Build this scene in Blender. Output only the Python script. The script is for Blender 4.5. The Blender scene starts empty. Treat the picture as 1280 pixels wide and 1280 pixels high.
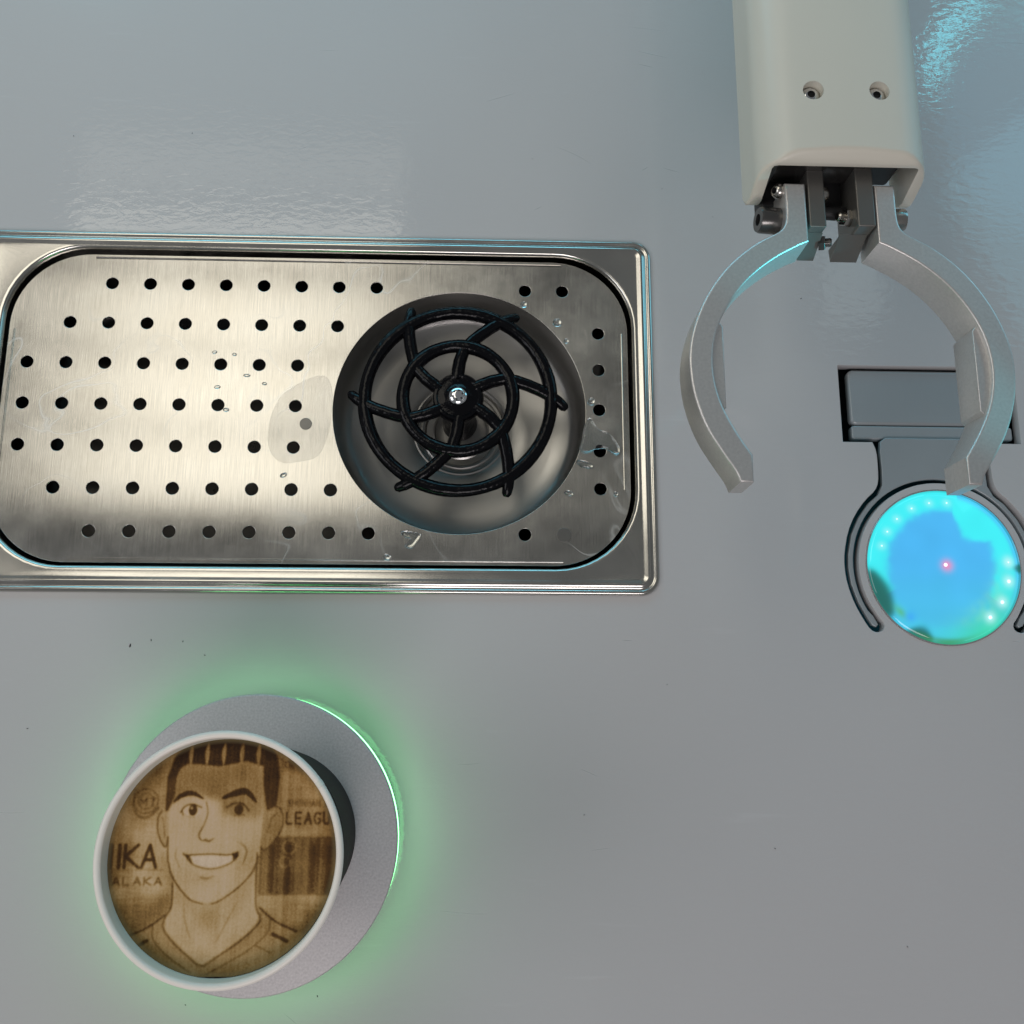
import bpy, bmesh, math, random
import numpy as np
from mathutils import Matrix, Vector, noise as mnoise

random.seed(7)
S = 0.001                       # everything below is written in millimetres
scene = bpy.context.scene
COL = scene.collection
R = math.radians
PI = math.pi

# ------------------------------------------------------------------ camera
cam_d = bpy.data.cameras.new('camera')
cam = bpy.data.objects.new('camera', cam_d)
COL.objects.link(cam)
cam_d.sensor_width = 36.0
cam_d.lens = 33.75
cam_d.clip_start = 0.01
cam_d.clip_end = 50
cam.matrix_world = Matrix(((0.9994071, -0.0100243, -0.0329384, 0.2155785),
                           (0.0029196, 0.9779054, -0.2090277, -0.2045439),
                           (0.0343060, 0.2088076, 0.9773548, 0.4343388),
                           (0, 0, 0, 1)))
scene.camera = cam
scene.render.resolution_x = 1024
scene.render.resolution_y = 1024

# ------------------------------------------------------------------ world: a dim room
world = bpy.data.worlds.new('World')
scene.world = world
world.use_nodes = True
wn = world.node_tree
bg = wn.nodes['Background']
bg.inputs['Color'].default_value = (0.93, 0.97, 1.0, 1)
bg.inputs['Strength'].default_value = 0.18

scene.view_settings.view_transform = 'Standard'
scene.view_settings.look = 'None'
scene.view_settings.exposure = -0.12
scene.view_settings.gamma = 1
scene.render.engine = 'CYCLES'


def area(name, loc, sx, sy, radiance, color, target=None, shape='RECTANGLE'):
    l = bpy.data.lights.new(name, 'AREA')
    l.shape = shape
    l.size = sx * S
    l.size_y = sy * S
    a = sx * sy * S * S * (PI / 4 if shape in ('DISK', 'ELLIPSE') else 1)
    l.energy = radiance * a * PI
    l.color = color
    o = bpy.data.objects.new(name, l)
    COL.objects.link(o)
    o.location = Vector(loc) * S
    if target is not None:
        d = (Vector(target) - Vector(loc))
        o.rotation_euler = d.to_track_quat('-Z', 'Y').to_euler()
    return o


# ceiling lamp panel of the machine (long strips side by side)
for k, e in enumerate((2.7, 2.75, 2.6, 2.4, 0.7)):
    area('ceiling_strip_lamp', (-68, 62 + 92 * k, 600), 375, 84 if k < 3 else 60, e, (1.0, 0.94, 0.81))
# blue ring lamp beyond the arm: a ring of short tubes and its dimmer middle
BLX, BLY = 873.0, 587.0
for k in range(12):
    a = R(60 + 11.5 * k)
    o = area('blue_ring_lamp', (BLX + 96 * math.cos(a), BLY + 96 * math.sin(a), 600), 20, 22, 9.0 if k > 3 else 3, (0.10, 0.82, 1.0))
    o.rotation_euler = (0, 0, a + PI / 2)
area('blue_lamp_middle', (BLX + 70, BLY - 70, 604), 330, 330, 0.9, (0.12, 0.62, 1.0), shape='DISK')
area('small_ceiling_lamp', (650, 300, 600), 70, 110, 0.8, (0.85, 1.0, 1.0))
# added fill lamps, unseen, well to the sides, brightening the counter
area('side_fill_lamp', (-1150, -350, 1100), 800, 700, 3.2, (0.97, 0.97, 1.0), (100, -150, 0))
area('side_fill_lamp', (250, -1350, 1150), 900, 550, 6.6, (1.0, 0.93, 0.95), (150, -300, 0))
# added bluish fill, unseen, low from far side and right, grading the counter
area('far_side_fill', (150, 700, 300), 1100, 220, 4.0, (0.22, 0.75, 1.0), (200, 60, 0))
area('right_side_fill', (900, 330, 260), 240, 600, 1.3, (0.22, 0.76, 1.0), (420, 120, 0))
# added cyan spot, unseen, right of the frame, tinting the left finger's inside
sl = bpy.data.lights.new('cyan_finger_fill', 'SPOT')
sl.energy = 7.0; sl.color = (0.08, 0.85, 1.0); sl.spot_size = R(9); sl.spot_blend = 0.8; sl.shadow_soft_size = 0.006
so = bpy.data.objects.new('cyan_finger_fill', sl); COL.objects.link(so)
so.location = Vector((620, -260, 176)) * S
so.rotation_euler = (Vector((323, -37, 101)) - Vector((620, -260, 176))).to_track_quat('-Z', 'Y').to_euler()


# ------------------------------------------------------------------ materials
def new_mat(name):
    m = bpy.data.materials.new(name)
    m.use_nodes = True
    return m, m.node_tree, m.node_tree.nodes['Principled BSDF']


def pmat(name, color, rough=0.5, metal=0.0, var=0.06, vscale=60, bump=0.0, bscale=400, bdist=0.0002,
         coat=0.0, coat_rough=0.05, spec=0.5, stretch=(1, 1, 1), rvar=0.0, **kw):
    m, t, p = new_mat(name)
    N, L = t.nodes, t.links
    tc = N.new('ShaderNodeTexCoord')
    mp = N.new('ShaderNodeMapping')
    mp.inputs['Scale'].default_value = stretch
    L.new(tc.outputs['Object'], mp.inputs['Vector'])
    nz = N.new('ShaderNodeTexNoise')
    nz.inputs['Scale'].default_value = vscale
    nz.inputs['Detail'].default_value = 6
    L.new(mp.outputs[0], nz.inputs['Vector'])
    mx = N.new('ShaderNodeMix')
    mx.data_type = 'RGBA'
    c = np.array(color)
    mx.inputs[6].default_value = (*np.clip(c * (1 - var), 0, 1), 1)
    mx.inputs[7].default_value = (*np.clip(c * (1 + var), 0, 1), 1)
    L.new(nz.outputs['Fac'], mx.inputs[0])
    L.new(mx.outputs[2], p.inputs['Base Color'])
    p.inputs['Roughness'].default_value = rough
    if rvar:
        mr = N.new('ShaderNodeMapRange')
        mr.inputs['From Min'].default_value = 0.3
        mr.inputs['From Max'].default_value = 0.7
        mr.inputs['To Min'].default_value = rough - rvar
        mr.inputs['To Max'].default_value = rough + rvar
        L.new(nz.outputs['Fac'], mr.inputs['Value'])
        L.new(mr.outputs[0], p.inputs['Roughness'])
    p.inputs['Metallic'].default_value = metal
    p.inputs['Specular IOR Level'].default_value = spec
    p.inputs['Coat Weight'].default_value = coat
    p.inputs['Coat Roughness'].default_value = coat_rough
    if bump:
        b = N.new('ShaderNodeBump')
        b.inputs['Strength'].default_value = bump
        b.inputs['Distance'].default_value = bdist
        n2 = N.new('ShaderNodeTexNoise')
        n2.inputs['Scale'].default_value = bscale
        n2.inputs['Detail'].default_value = 3
        L.new(mp.outputs[0], n2.inputs['Vector'])
        L.new(n2.outputs['Fac'], b.inputs['Height'])
        L.new(b.outputs[0], p.inputs['Normal'])
    return m


def counter_mat():
    m, t, p = new_mat('grey_gloss_laminate')
    N, L = t.nodes, t.links
    tc = N.new('ShaderNodeTexCoord')
    n1 = N.new('ShaderNodeTexNoise')
    n1.inputs['Scale'].default_value = 6
    n1.inputs['Detail'].default_value = 4
    L.new(tc.outputs['Object'], n1.inputs['Vector'])
    mx = N.new('ShaderNodeMix'); mx.data_type = 'RGBA'
    mx.inputs[6].default_value = (0.45, 0.44, 0.44, 1)
    mx.inputs[7].default_value = (0.49, 0.48, 0.475, 1)
    L.new(n1.outputs['Fac'], mx.inputs[0])
    # faint wipe marks, long in x
    mp = N.new('ShaderNodeMapping'); mp.inputs['Scale'].default_value = (14, 160, 1)
    L.new(tc.outputs['Object'], mp.inputs['Vector'])
    n2 = N.new('ShaderNodeTexNoise'); n2.inputs['Scale'].default_value = 1.0; n2.inputs['Detail'].default_value = 5
    L.new(mp.outputs[0], n2.inputs['Vector'])
    r2 = N.new('ShaderNodeMapRange'); r2.inputs['From Min'].default_value = 0.66; r2.inputs['From Max'].default_value = 0.8
    r2.inputs['To Max'].default_value = 0.3
    L.new(n2.outputs['Fac'], r2.inputs['Value'])
    mx2 = N.new('ShaderNodeMix'); mx2.data_type = 'RGBA'
    mx2.inputs[7].default_value = (0.6, 0.6, 0.6, 1)
    L.new(r2.outputs[0], mx2.inputs[0]); L.new(mx.outputs[2], mx2.inputs[6])
    L.new(mx2.outputs[2], p.inputs['Base Color'])
    p.inputs['Roughness'].default_value = 0.07
    p.inputs['Specular IOR Level'].default_value = 0.62
    # orange peel: ripples a few millimetres long, longer in x than in y
    mp3 = N.new('ShaderNodeMapping'); mp3.inputs['Scale'].default_value = (150, 330, 1)
    L.new(tc.outputs['Object'], mp3.inputs['Vector'])
    n3 = N.new('ShaderNodeTexNoise'); n3.inputs['Scale'].default_value = 1.0; n3.inputs['Detail'].default_value = 2.5
    n3.inputs['Distortion'].default_value = 0.6
    L.new(mp3.outputs[0], n3.inputs['Vector'])
    b = N.new('ShaderNodeBump'); b.inputs['Strength'].default_value = 1.0; b.inputs['Distance'].default_value = 0.00010
    L.new(n3.outputs['Fac'], b.inputs['Height'])
    L.new(b.outputs[0], p.inputs['Normal'])
    return m


def brushed_mat():
    m, t, p = new_mat('brushed_steel')
    N, L = t.nodes, t.links
    tc = N.new('ShaderNodeTexCoord')
    mp = N.new('ShaderNodeMapping'); mp.inputs['Scale'].default_value = (2600, 60, 1)
    L.new(tc.outputs['Object'], mp.inputs['Vector'])
    n1 = N.new('ShaderNodeTexNoise'); n1.inputs['Scale'].default_value = 1; n1.inputs['Detail'].default_value = 5
    L.new(mp.outputs[0], n1.inputs['Vector'])
    n2 = N.new('ShaderNodeTexNoise'); n2.inputs['Scale'].default_value = 26; n2.inputs['Detail'].default_value = 4
    n2.inputs['Roughness'].default_value = 0.65
    L.new(tc.outputs['Object'], n2.inputs['Vector'])
    cr = N.new('ShaderNodeValToRGB')
    cr.color_ramp.elements[0].position = 0.30; cr.color_ramp.elements[0].color = (0.40, 0.385, 0.35, 1)
    cr.color_ramp.elements[1].position = 0.72; cr.color_ramp.elements[1].color = (0.58, 0.565, 0.525, 1)
    L.new(n2.outputs['Fac'], cr.inputs[0])
    mr = N.new('ShaderNodeMapRange'); mr.inputs['From Min'].default_value = .3; mr.inputs['From Max'].default_value = .7
    mr.inputs['To Min'].default_value = .86; mr.inputs['To Max'].default_value = 1.06
    L.new(n1.outputs['Fac'], mr.inputs['Value'])
    vm = N.new('ShaderNodeVectorMath'); vm.operation = 'SCALE'
    L.new(cr.outputs[0], vm.inputs[0]); L.new(mr.outputs[0], vm.inputs['Scale'])
    # dried water marks: thin pale outlines, patchy
    n3 = N.new('ShaderNodeTexNoise'); n3.inputs['Scale'].default_value = 17; n3.inputs['Detail'].default_value = 2.5
    n3.inputs['Roughness'].default_value = .55; n3.inputs['Distortion'].default_value = .4
    L.new(tc.outputs['Object'], n3.inputs['Vector'])
    s1 = N.new('ShaderNodeMath'); s1.operation = 'SUBTRACT'; s1.inputs[1].default_value = .5
    L.new(n3.outputs['Fac'], s1.inputs[0])
    s2 = N.new('ShaderNodeMath'); s2.operation = 'ABSOLUTE'; L.new(s1.outputs[0], s2.inputs[0])
    s3 = N.new('ShaderNodeMapRange'); s3.inputs['From Min'].default_value = .0; s3.inputs['From Max'].default_value = .009
    s3.inputs['To Min'].default_value = 1; s3.inputs['To Max'].default_value = 0; L.new(s2.outputs[0], s3.inputs['Value'])
    n4 = N.new('ShaderNodeTexNoise'); n4.inputs['Scale'].default_value = 9; L.new(tc.outputs['Object'], n4.inputs['Vector'])
    s4 = N.new('ShaderNodeMapRange'); s4.inputs['From Min'].default_value = .5; s4.inputs['From Max'].default_value = .62
    s4.inputs['To Max'].default_value = .45; L.new(n4.outputs['Fac'], s4.inputs['Value'])
    s5 = N.new('ShaderNodeMath'); s5.operation = 'MULTIPLY'; L.new(s3.outputs[0], s5.inputs[0]); L.new(s4.outputs[0], s5.inputs[1])
    mw = N.new('ShaderNodeMix'); mw.data_type = 'RGBA'; mw.inputs[7].default_value = (.72, .71, .67, 1)
    L.new(s5.outputs[0], mw.inputs[0]); L.new(vm.outputs[0], mw.inputs[6])
    L.new(mw.outputs[2], p.inputs['Base Color'])
    s6 = N.new('ShaderNodeMath'); s6.operation = 'SUBTRACT'; s6.inputs[0].default_value = 1; L.new(s5.outputs[0], s6.inputs[1])
    L.new(s6.outputs[0], p.inputs['Metallic'])
    r2 = N.new('ShaderNodeMapRange'); r2.inputs['From Min'].default_value = .3; r2.inputs['From Max'].default_value = .7
    r2.inputs['To Min'].default_value = .17; r2.inputs['To Max'].default_value = .25
    L.new(n2.outputs['Fac'], r2.inputs['Value']); L.new(r2.outputs[0], p.inputs['Roughness'])
    p.inputs['Anisotropic'].default_value = 0.88
    cx = N.new('ShaderNodeCombineXYZ'); cx.inputs[0].default_value = 1.0
    L.new(cx.outputs[0], p.inputs['Tangent'])
    b = N.new('ShaderNodeBump'); b.inputs['Strength'].default_value = .35; b.inputs['Distance'].default_value = 0.00005
    L.new(n1.outputs['Fac'], b.inputs['Height']); L.new(b.outputs[0], p.inputs['Normal'])
    return m


def emit_mat(name, color, strength):
    m, t, p = new_mat(name)
    p.inputs['Base Color'].default_value = (*color, 1)
    p.inputs['Emission Color'].default_value = (*color, 1)
    p.inputs['Emission Strength'].default_value = strength
    p.inputs['Roughness'].default_value = 0.3
    return m


def water_mat():
    m, t, p = new_mat('water')
    p.inputs['Base Color'].default_value = (0.95, 0.97, 0.97, 1)
    p.inputs['Roughness'].default_value = 0.0
    p.inputs['IOR'].default_value = 1.45
    p.inputs['Transmission Weight'].default_value = 1.0
    return m


M = {}
M['counter'] = counter_mat()
M['brushed'] = brushed_mat()
M['pan'] = pmat('polished_pan_steel', (0.50, 0.485, 0.45), 0.20, 1, 0.05, 40, bump=0.12, bscale=260, bdist=0.0001, rvar=0.04)
M['basin'] = pmat('shaded_basin_steel', (0.13, 0.125, 0.12), 0.3, 1, 0.10, 30, bump=0.15, bscale=60, bdist=0.0004, rvar=0.05)  # much darker than the rim: shade under the grate put into the colour
M['bowl'] = pmat('rinse_bowl_steel', (0.42, 0.41, 0.39), 0.36, 1, 0.14, 24, bump=0.12, bscale=50, bdist=0.0004, rvar=0.06)
M['black_gloss'] = pmat('wet_black_plastic', (0.003, 0.003, 0.004), 0.14, 0, 0.2, 300, bump=0.6, bscale=300, bdist=0.0006, coat=0.0, spec=0.14)
M['black'] = pmat('matt_black', (0.012, 0.012, 0.013), 0.55, 0, 0.2, 200)
M['chrome'] = pmat('chrome', (0.75, 0.76, 0.77), 0.08, 1, 0.05, 300)
M['finger'] = pmat('cast_aluminium', (0.60, 0.58, 0.56), 0.38, 0.75, 0.16, 900, bump=0.4, bscale=900, bdist=0.00010)
M['mount'] = pmat('machined_grey_block', (0.17, 0.163, 0.15), 0.4, 0.7, 0.05, 200)
M['shell'] = pmat('ivory_plastic_shell', (0.60, 0.57, 0.49), 0.36, 0, 0.03, 30, bump=0.15, bscale=900, bdist=0.00005, spec=0.45)
M['disc'] = pmat('bead_blasted_aluminium', (0.50, 0.478, 0.470), 0.58, 0.35, 0.30, 1100, bump=0.4, bscale=1100, bdist=0.00010)
M['disc_side'] = pmat('dark_turned_edge', (0.10, 0.12, 0.11), 0.3, 0.8)
M['paper'] = pmat('white_paper', (0.80, 0.755, 0.68), 0.42, 0, 0.04, 90, bump=0.2, bscale=500, bdist=0.0001)
M['paper_in'] = pmat('white_paper_inside', (0.72, 0.72, 0.64), 0.35, 0, 0.05, 90)
M['sleeve'] = pmat('charcoal_ribbed_paper', (0.022, 0.018, 0.014), 0.75, 0, 0.1, 100, spec=0.2)
M['rubber'] = pmat('dark_grey_metal', (0.14, 0.135, 0.13), 0.25, 0.9)
M['steel_bolt'] = pmat('bright_bolt_steel', (0.42, 0.40, 0.37), 0.22, 1, 0.08, 300)
M['flap'] = pmat('satin_grey_plate', (0.30, 0.325, 0.335), 0.22, 0.15, 0.05, 30, bump=0.1, bscale=300, bdist=0.0001)  # darker than the counter: the flap's angle to the light is in this grey
M['green'] = emit_mat('green_led_strip', (0.24, 1.0, 0.34), 5.0)
M['led'] = emit_mat('white_led_bead', (0.55, 1.0, 1.0), 1.6)
M['pink'] = emit_mat('pink_laser_dot', (1.0, 0.55, 0.65), 1.6)
M['water'] = water_mat()
M['film'] = pmat('thin_water_film', (0.30, 0.30, 0.29), 0.05, 0, 0.03, 40, spec=0.5)
M['film'].node_tree.nodes['Principled BSDF'].inputs['Alpha'].default_value = 0.065


# ------------------------------------------------------------------ object helpers
def tag(o, label=None, cat=None, group=None, kind=None):
    if label: o['label'] = label
    if cat: o['category'] = cat
    if group: o['group'] = group
    if kind: o['kind'] = kind
    return o


def empty(name, loc, label, cat, group=None):
    o = bpy.data.objects.new(name, None)
    o.empty_display_size = 0.01
    COL.objects.link(o)
    o.location = Vector(loc) * S
    return tag(o, label, cat, group)


def link(name, me, mat, parent=None):
    o = bpy.data.objects.new(name, me)
    if mat is not None:
        me.materials.clear()
        me.materials.append(mat)
    COL.objects.link(o)
    if parent is not None:
        o.parent = parent
        p = parent
        off = Vector((0, 0, 0))
        while p is not None:
            off += p.location
            p = p.parent
        me.transform(Matrix.Translation(-off))       # meshes are written in world millimetres
    return o


def mesh(name, verts, faces, mat, parent=None, smooth=True, recalc=True, sharp=40):
    me = bpy.data.meshes.new(name)
    me.from_pydata([tuple(c * S for c in v) for v in verts], [], faces)
    if recalc:
        bm = bmesh.new(); bm.from_mesh(me)
        bmesh.ops.remove_doubles(bm, verts=bm.verts, dist=1e-7)
        bmesh.ops.recalc_face_normals(bm, faces=bm.faces)
        bm.to_mesh(me); bm.free()
    if smooth:
        me.shade_smooth()
        me.set_sharp_from_angle(angle=R(sharp))
    return link(name, me, mat, parent)


def shape2d(name, loops, z0, z1, bevel, mat, parent=None, res=3, xf=None, sharp=35):
    """a flat outline with holes, given thickness and rounded edges"""
    cu = bpy.data.curves.new(name, 'CURVE')
    cu.dimensions = '2D'
    cu.fill_mode = 'BOTH'
    for lp in loops:
        sp = cu.splines.new('POLY')
        sp.points.add(len(lp) - 1)
        for q, (x, y) in zip(sp.points, lp):
            q.co = (x, y, 0, 1)
        sp.use_cyclic_u = True
    cu.extrude = (z1 - z0) / 2 - bevel
    cu.bevel_depth = bevel
    cu.bevel_resolution = res
    cu.offset = -bevel
    o = bpy.data.objects.new(name, cu)
    COL.objects.link(o)
    dg = bpy.context.evaluated_depsgraph_get()
    me = bpy.data.meshes.new_from_object(o.evaluated_get(dg))
    bpy.data.objects.remove(o)
    me.name = name
    me.transform(Matrix.Translation((0, 0, (z0 + z1) / 2)))
    if xf is not None:
        me.transform(xf)
    me.transform(Matrix.Scale(S, 4))
    bm = bmesh.new(); bm.from_mesh(me)
    bmesh.ops.remove_doubles(bm, verts=bm.verts, dist=1e-6)
    bmesh.ops.recalc_face_normals(bm, faces=bm.faces)
    bm.to_mesh(me); bm.free()
    me.shade_smooth()
    me.set_sharp_from_angle(angle=R(sharp))
    nrm = np.zeros(len(me.polygons) * 3, np.float32)
    me.polygons.foreach_get('normal', nrm)
    me.polygons.foreach_set('use_smooth', np.abs(nrm.reshape(-1, 3)[:, 2]) < 0.9995)   # the flat faces stay truly flat
    return link(name, me, mat, parent)


def circle(cx, cy, r, n=64, a0=0, a1=2 * PI, closed=True):
    k = n if closed else n + 1
    return [(cx + r * math.cos(a0 + (a1 - a0) * i / n), cy + r * math.sin(a0 + (a1 - a0) * i / n)) for i in range(k)]


def rrect(x0, y0, x1, y1, r, n=12, m=1):
    """rounded rectangle, m extra points per side so that loops of different r match"""
    out = []
    cs = [(x1 - r, y1 - r, 0), (x0 + r, y1 - r, 90), (x0 + r, y0 + r, 180), (x1 - r, y0 + r, 270)]
    for cx, cy, a in cs:
        for i in range(n + 1):
            t = R(a + 90 * i / n)
            out.append((cx + r * math.cos(t), cy + r * math.sin(t)))
    return out


def loft(name, rings, mat, parent=None, close=True, cap0=False, cap1=False, smooth=True, sharp=40):
    n = len(rings[0]); V = []; F = []
    for rg in rings: V += rg
    for a in range(len(rings) - 1):
        for i in range(n if close else n - 1):
            j = (i + 1) % n
            F.append((a * n + i, a * n + j, (a + 1) * n + j, (a + 1) * n + i))
    if cap0: F.append(tuple(range(n))[::-1])
    if cap1: F.append(tuple(range((len(rings) - 1) * n, len(rings) * n)))
    return mesh(name, V, F, mat, parent, smooth, sharp=sharp)


def lathe(name, prof, cx, cy, mat, parent=None, n=64, cap0=False, cap1=False, sharp=40, axis=None, origin=None):
    """profile of (radius, height); axis other than z through a matrix"""
    rings = []
    for r, z in prof:
        rg = []
        for i in range(n):
            a = 2 * PI * i / n
            v = Vector((r * math.cos(a), r * math.sin(a), z))
            if axis is not None:
                v = axis @ v + Vector(origin)
                rg.append(tuple(v))
            else:
                rg.append((cx + v.x, cy + v.y, v.z))
        rings.append(rg)
    return loft(name, rings, mat, parent, cap0=cap0, cap1=cap1, sharp=sharp)


def tube_data(path, radii, n=14, closed=False):
    P = [Vector(p) for p in path]
    V = []; F = []
    N = len(P)
    up = Vector((0, 0, 1))
    for i, p in enumerate(P):
        if closed: d = P[(i + 1) % N] - P[i - 1]
        else: d = P[min(i + 1, N - 1)] - P[max(i - 1, 0)]
        d.normalize()
        s = d.cross(up).normalized()
        u = s.cross(d).normalized()
        r = radii[i] if hasattr(radii, '__len__') else radii
        for k in range(n):
            a = 2 * PI * k / n
            V.append(tuple(p + s * (r * math.cos(a)) + u * (r * math.sin(a))))
    for i in range(N if closed else N - 1):
        j = (i + 1) % N
        for k in range(n):
            l = (k + 1) % n
            F.append((i * n + k, i * n + l, j * n + l, j * n + k))
    if not closed:
        F.append(tuple(range(n))[::-1]); F.append(tuple(range((N - 1) * n, N * n)))
    return V, F


def smooth_poly(pts, it=2, keep=()):
    """corner cutting, leaving the listed corners sharp"""
    keep = set(keep)
    P = [(p, i in keep) for i, p in enumerate(pts)]
    for _ in range(it):
        Q = []
        n = len(P)
        for i in range(n):
            (a, ka), (b, kb) = P[i], P[(i + 1) % n]
            if ka: Q.append((a, True))
            else: Q.append(((a[0] * .75 + b[0] * .25, a[1] * .75 + b[1] * .25), False))
            if not kb: Q.append(((a[0] * .25 + b[0] * .75, a[1] * .25 + b[1] * .75), False))
        P = Q
    return [p for p, _ in P]


# ------------------------------------------------------------------ countertop with its cut-outs
GX, GY = 431.0, -135.5          # centre of the glowing lens
# the keyhole-shaped opening right of the tray: right half (dx from the axis, y), from the rectangle down the neck and round the arm
key_half = [(43.2, -37.3), (43.2, -75.8), (29.0, -75.8), (27.3, -80), (27.2, -88.4), (27.6, -95.6), (29.6, -99.8), (34.3, -103.8), (40.0, -111.2), (44.0, -119.6),
            (46.2, -129.2), (46.7, -136), (45.9, -144), (43.1, -153.2), (39.3, -160.7), (36.6, -165.0), (33.8, -166.3), (30.6, -165.2),
            (29.8, -162.4), (32.3, -159.2)]
inner_r = 39.9
a_end = math.atan2(-159.2 - GY, 32.3)
a_top = PI / 2
arc = [(inner_r * math.cos(a_end + (a_top - a_end) * i / 26), GY + inner_r * math.sin(a_end + (a_top - a_end) * i / 26)) for i in range(1, 27)]
half = key_half + arc
right = [(GX + x, y) for x, y in half]
left = [(GX - x, y) for x, y in half[:-1]][::-1]
key_open = right + left
key_open = smooth_poly(key_open, 1, keep=(0, 1, 2, len(key_open) - 1, len(key_open) - 2, len(key_open) - 3))

TX0, TX1, TY0, TY1 = -27.0, 298.0, -150.3, 25.2      # the pan's outer edge
counter_loops = [
    [(-500, -700), (900, -700), (900, 700), (-500, 700)],
    rrect(TX0 + 4, TY0 + 4, TX1 - 4, TY1 - 4, 8)[::-1],
    key_open[::-1],
    circle(GX, GY, 36.6, 96)[::-1],
]
counter = shape2d('countertop', counter_loops, -6, 0, 0.25, M['counter'], res=1)
tag(counter, kind='structure')
cav = []
# dark box under the keyhole opening
x0, x1, y0, y1, zt, zb = 375, 487, -176, -30, -6.4, -40
V = [(x0, y0, zt), (x1, y0, zt), (x1, y1, zt), (x0, y1, zt), (x0, y0, zb), (x1, y0, zb), (x1, y1, zb), (x0, y1, zb)]
mesh('cavity', V, [(4, 5, 6, 7), (0, 1, 5, 4), (1, 2, 6, 5), (2, 3, 7, 6), (3, 0, 4, 7)], M['black'], counter, smooth=False)

# ------------------------------------------------------------------ drip tray pan
tray = empty('drip_tray', (135, -62, 0), 'rectangular stainless steel drip tray pan sunk into the grey counter', 'drip tray')
IX0, IX1, IY0, IY1, IR = -11.6, 288.4, -138.6, 17.4, 38.0     # inner edge of the flange


def pan_ring(off, z, blend=None):
    if blend is None:
        pts = rrect(TX0 + off, TY0 + off, TX1 - off, TY1 - off, max(9 - off, 2.5), 12)
    else:
        pts = rrect(IX0 + off, IY0 + off, IX1 - off, IY1 - off, IR - off, 12)
    out = []
    n = len(pts)
    for i in range(n):                  # extra points on every long side keep the loops even
        a, b = pts[i], pts[(i + 1) % n]
        out.append((a[0], a[1], z))
        if i % 13 == 12:
            for k in range(1, 8):
                t = k / 8
                out.append((a[0] + (b[0] - a[0]) * t, a[1] + (b[1] - a[1]) * t, z))
    return out


rings = [pan_ring(0.0, 0.15), pan_ring(0.15, 0.9), pan_ring(0.7, 1.6), pan_ring(1.4, 1.85), pan_ring(2.1, 1.6), pan_ring(2.6, 1.15), pan_ring(3.1, 1.15),
         pan_ring(3.7, 1.7), pan_ring(4.6, 2.4), pan_ring(5.6, 2.3), pan_ring(6.6, 1.7), pan_ring(7.6, 1.45),
         pan_ring(-1.8, 1.45, 1), pan_ring(-1.0, 1.4, 1), pan_ring(-0.4, 1.15, 1), pan_ring(0.1, 0.6, 1), pan_ring(0.4, -0.3, 1), pan_ring(0.55, -2.0, 1), pan_ring(0.6, -8, 1)]
loft('pan_rim', rings, M['pan'], tray, sharp=60)
# basin: walls drawn in towards a dished floor
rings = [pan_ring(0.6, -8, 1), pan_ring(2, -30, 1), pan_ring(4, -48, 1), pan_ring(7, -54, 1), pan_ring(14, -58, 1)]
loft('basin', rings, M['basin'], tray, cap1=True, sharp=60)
RX, RY = 204.6, -59.5
DCX, DCY = 205.3, -61.9
lathe('drain_cup', [(24.2, -33.2), (23.4, -33.0), (22.4, -33.6), (21.8, -36), (20.6, -36.4), (19.6, -36.0), (18.4, -36.4), (17.6, -38.4), (14.5, -38.8), (13.6, -38.2), (12.6, -38.8), (9, -39)],
      DCX, DCY, M['bowl'], tray, cap1=True)

# polished bowl under the big opening
lathe('rinse_bowl', [(60.6, -3.8), (60.5, -6), (60.2, -16), (59.4, -22), (57.6, -26.0), (54, -28.6), (46, -30.0), (36, -31.0), (27, -32.2), (24, -33.4)], 205.3, -61.9, M['bowl'], tray, n=128, sharp=80)

# ------------------------------------------------------------------ perforated grate
holes = []
DX, DY = 18.18, 20.3
rows = {0: (2, 8), 1: (1, 8), 2: (0, 8), 3: (0, 8), 4: (0, 8), 5: (1, 8), 6: (2, 8)}
for r, (c0, k) in rows.items():
    for i in range(k):
        holes.append(((c0 + i) * DX + 0.4, -r * DY))
holes += [(13 * DX, -0.3), (14 * DX, -0.3), (13 * DX, -6 * DY), (14 * DX, -6 * DY)]
holes += [(271.9, y) for y in (-22.0, -40.7, -60.8, -81.2, -99.6)]
GZ = -2.6
g_out = rrect(IX0 + 1.9, IY0 + 2.2, IX1 - 2.2, IY1 - 2.4, IR - 1.5, 16)
loops = [g_out, circle(205.3, -61.9, 60.0, 128)[::-1]] + [circle(x, y, 2.95, 24)[::-1] for x, y in holes]
grate = shape2d('drip_grate', loops, GZ - 1.0, GZ, 0.22, M['brushed'], res=2)
tag(grate, 'brushed steel perforated grate lying in the drip tray, with one big round opening', 'grate')
# the folded straight edges of the grate, a thin ridge each
for (a, b) in (((28, IY1 - 4.2), (254, IY1 - 4.2)), ((28, IY0 + 4.0), (254, IY0 + 4.0))):
    V, F = tube_data([(a[0], a[1], GZ), (b[0], b[1], GZ)], 0.55, 8)
    mesh('folded_edge', V, F, M['brushed'], grate)
for (a, b) in (((IX1 - 5.2, -100), (IX1 - 5.2, -22)), ((IX0 + 4.6, -98), (IX0 + 4.6, -24))):
    V, F = tube_data([(a[0], a[1], GZ), (b[0], b[1], GZ)], 0.45, 8)
    mesh('folded_edge', V, F, M['brushed'], grate)

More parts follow.
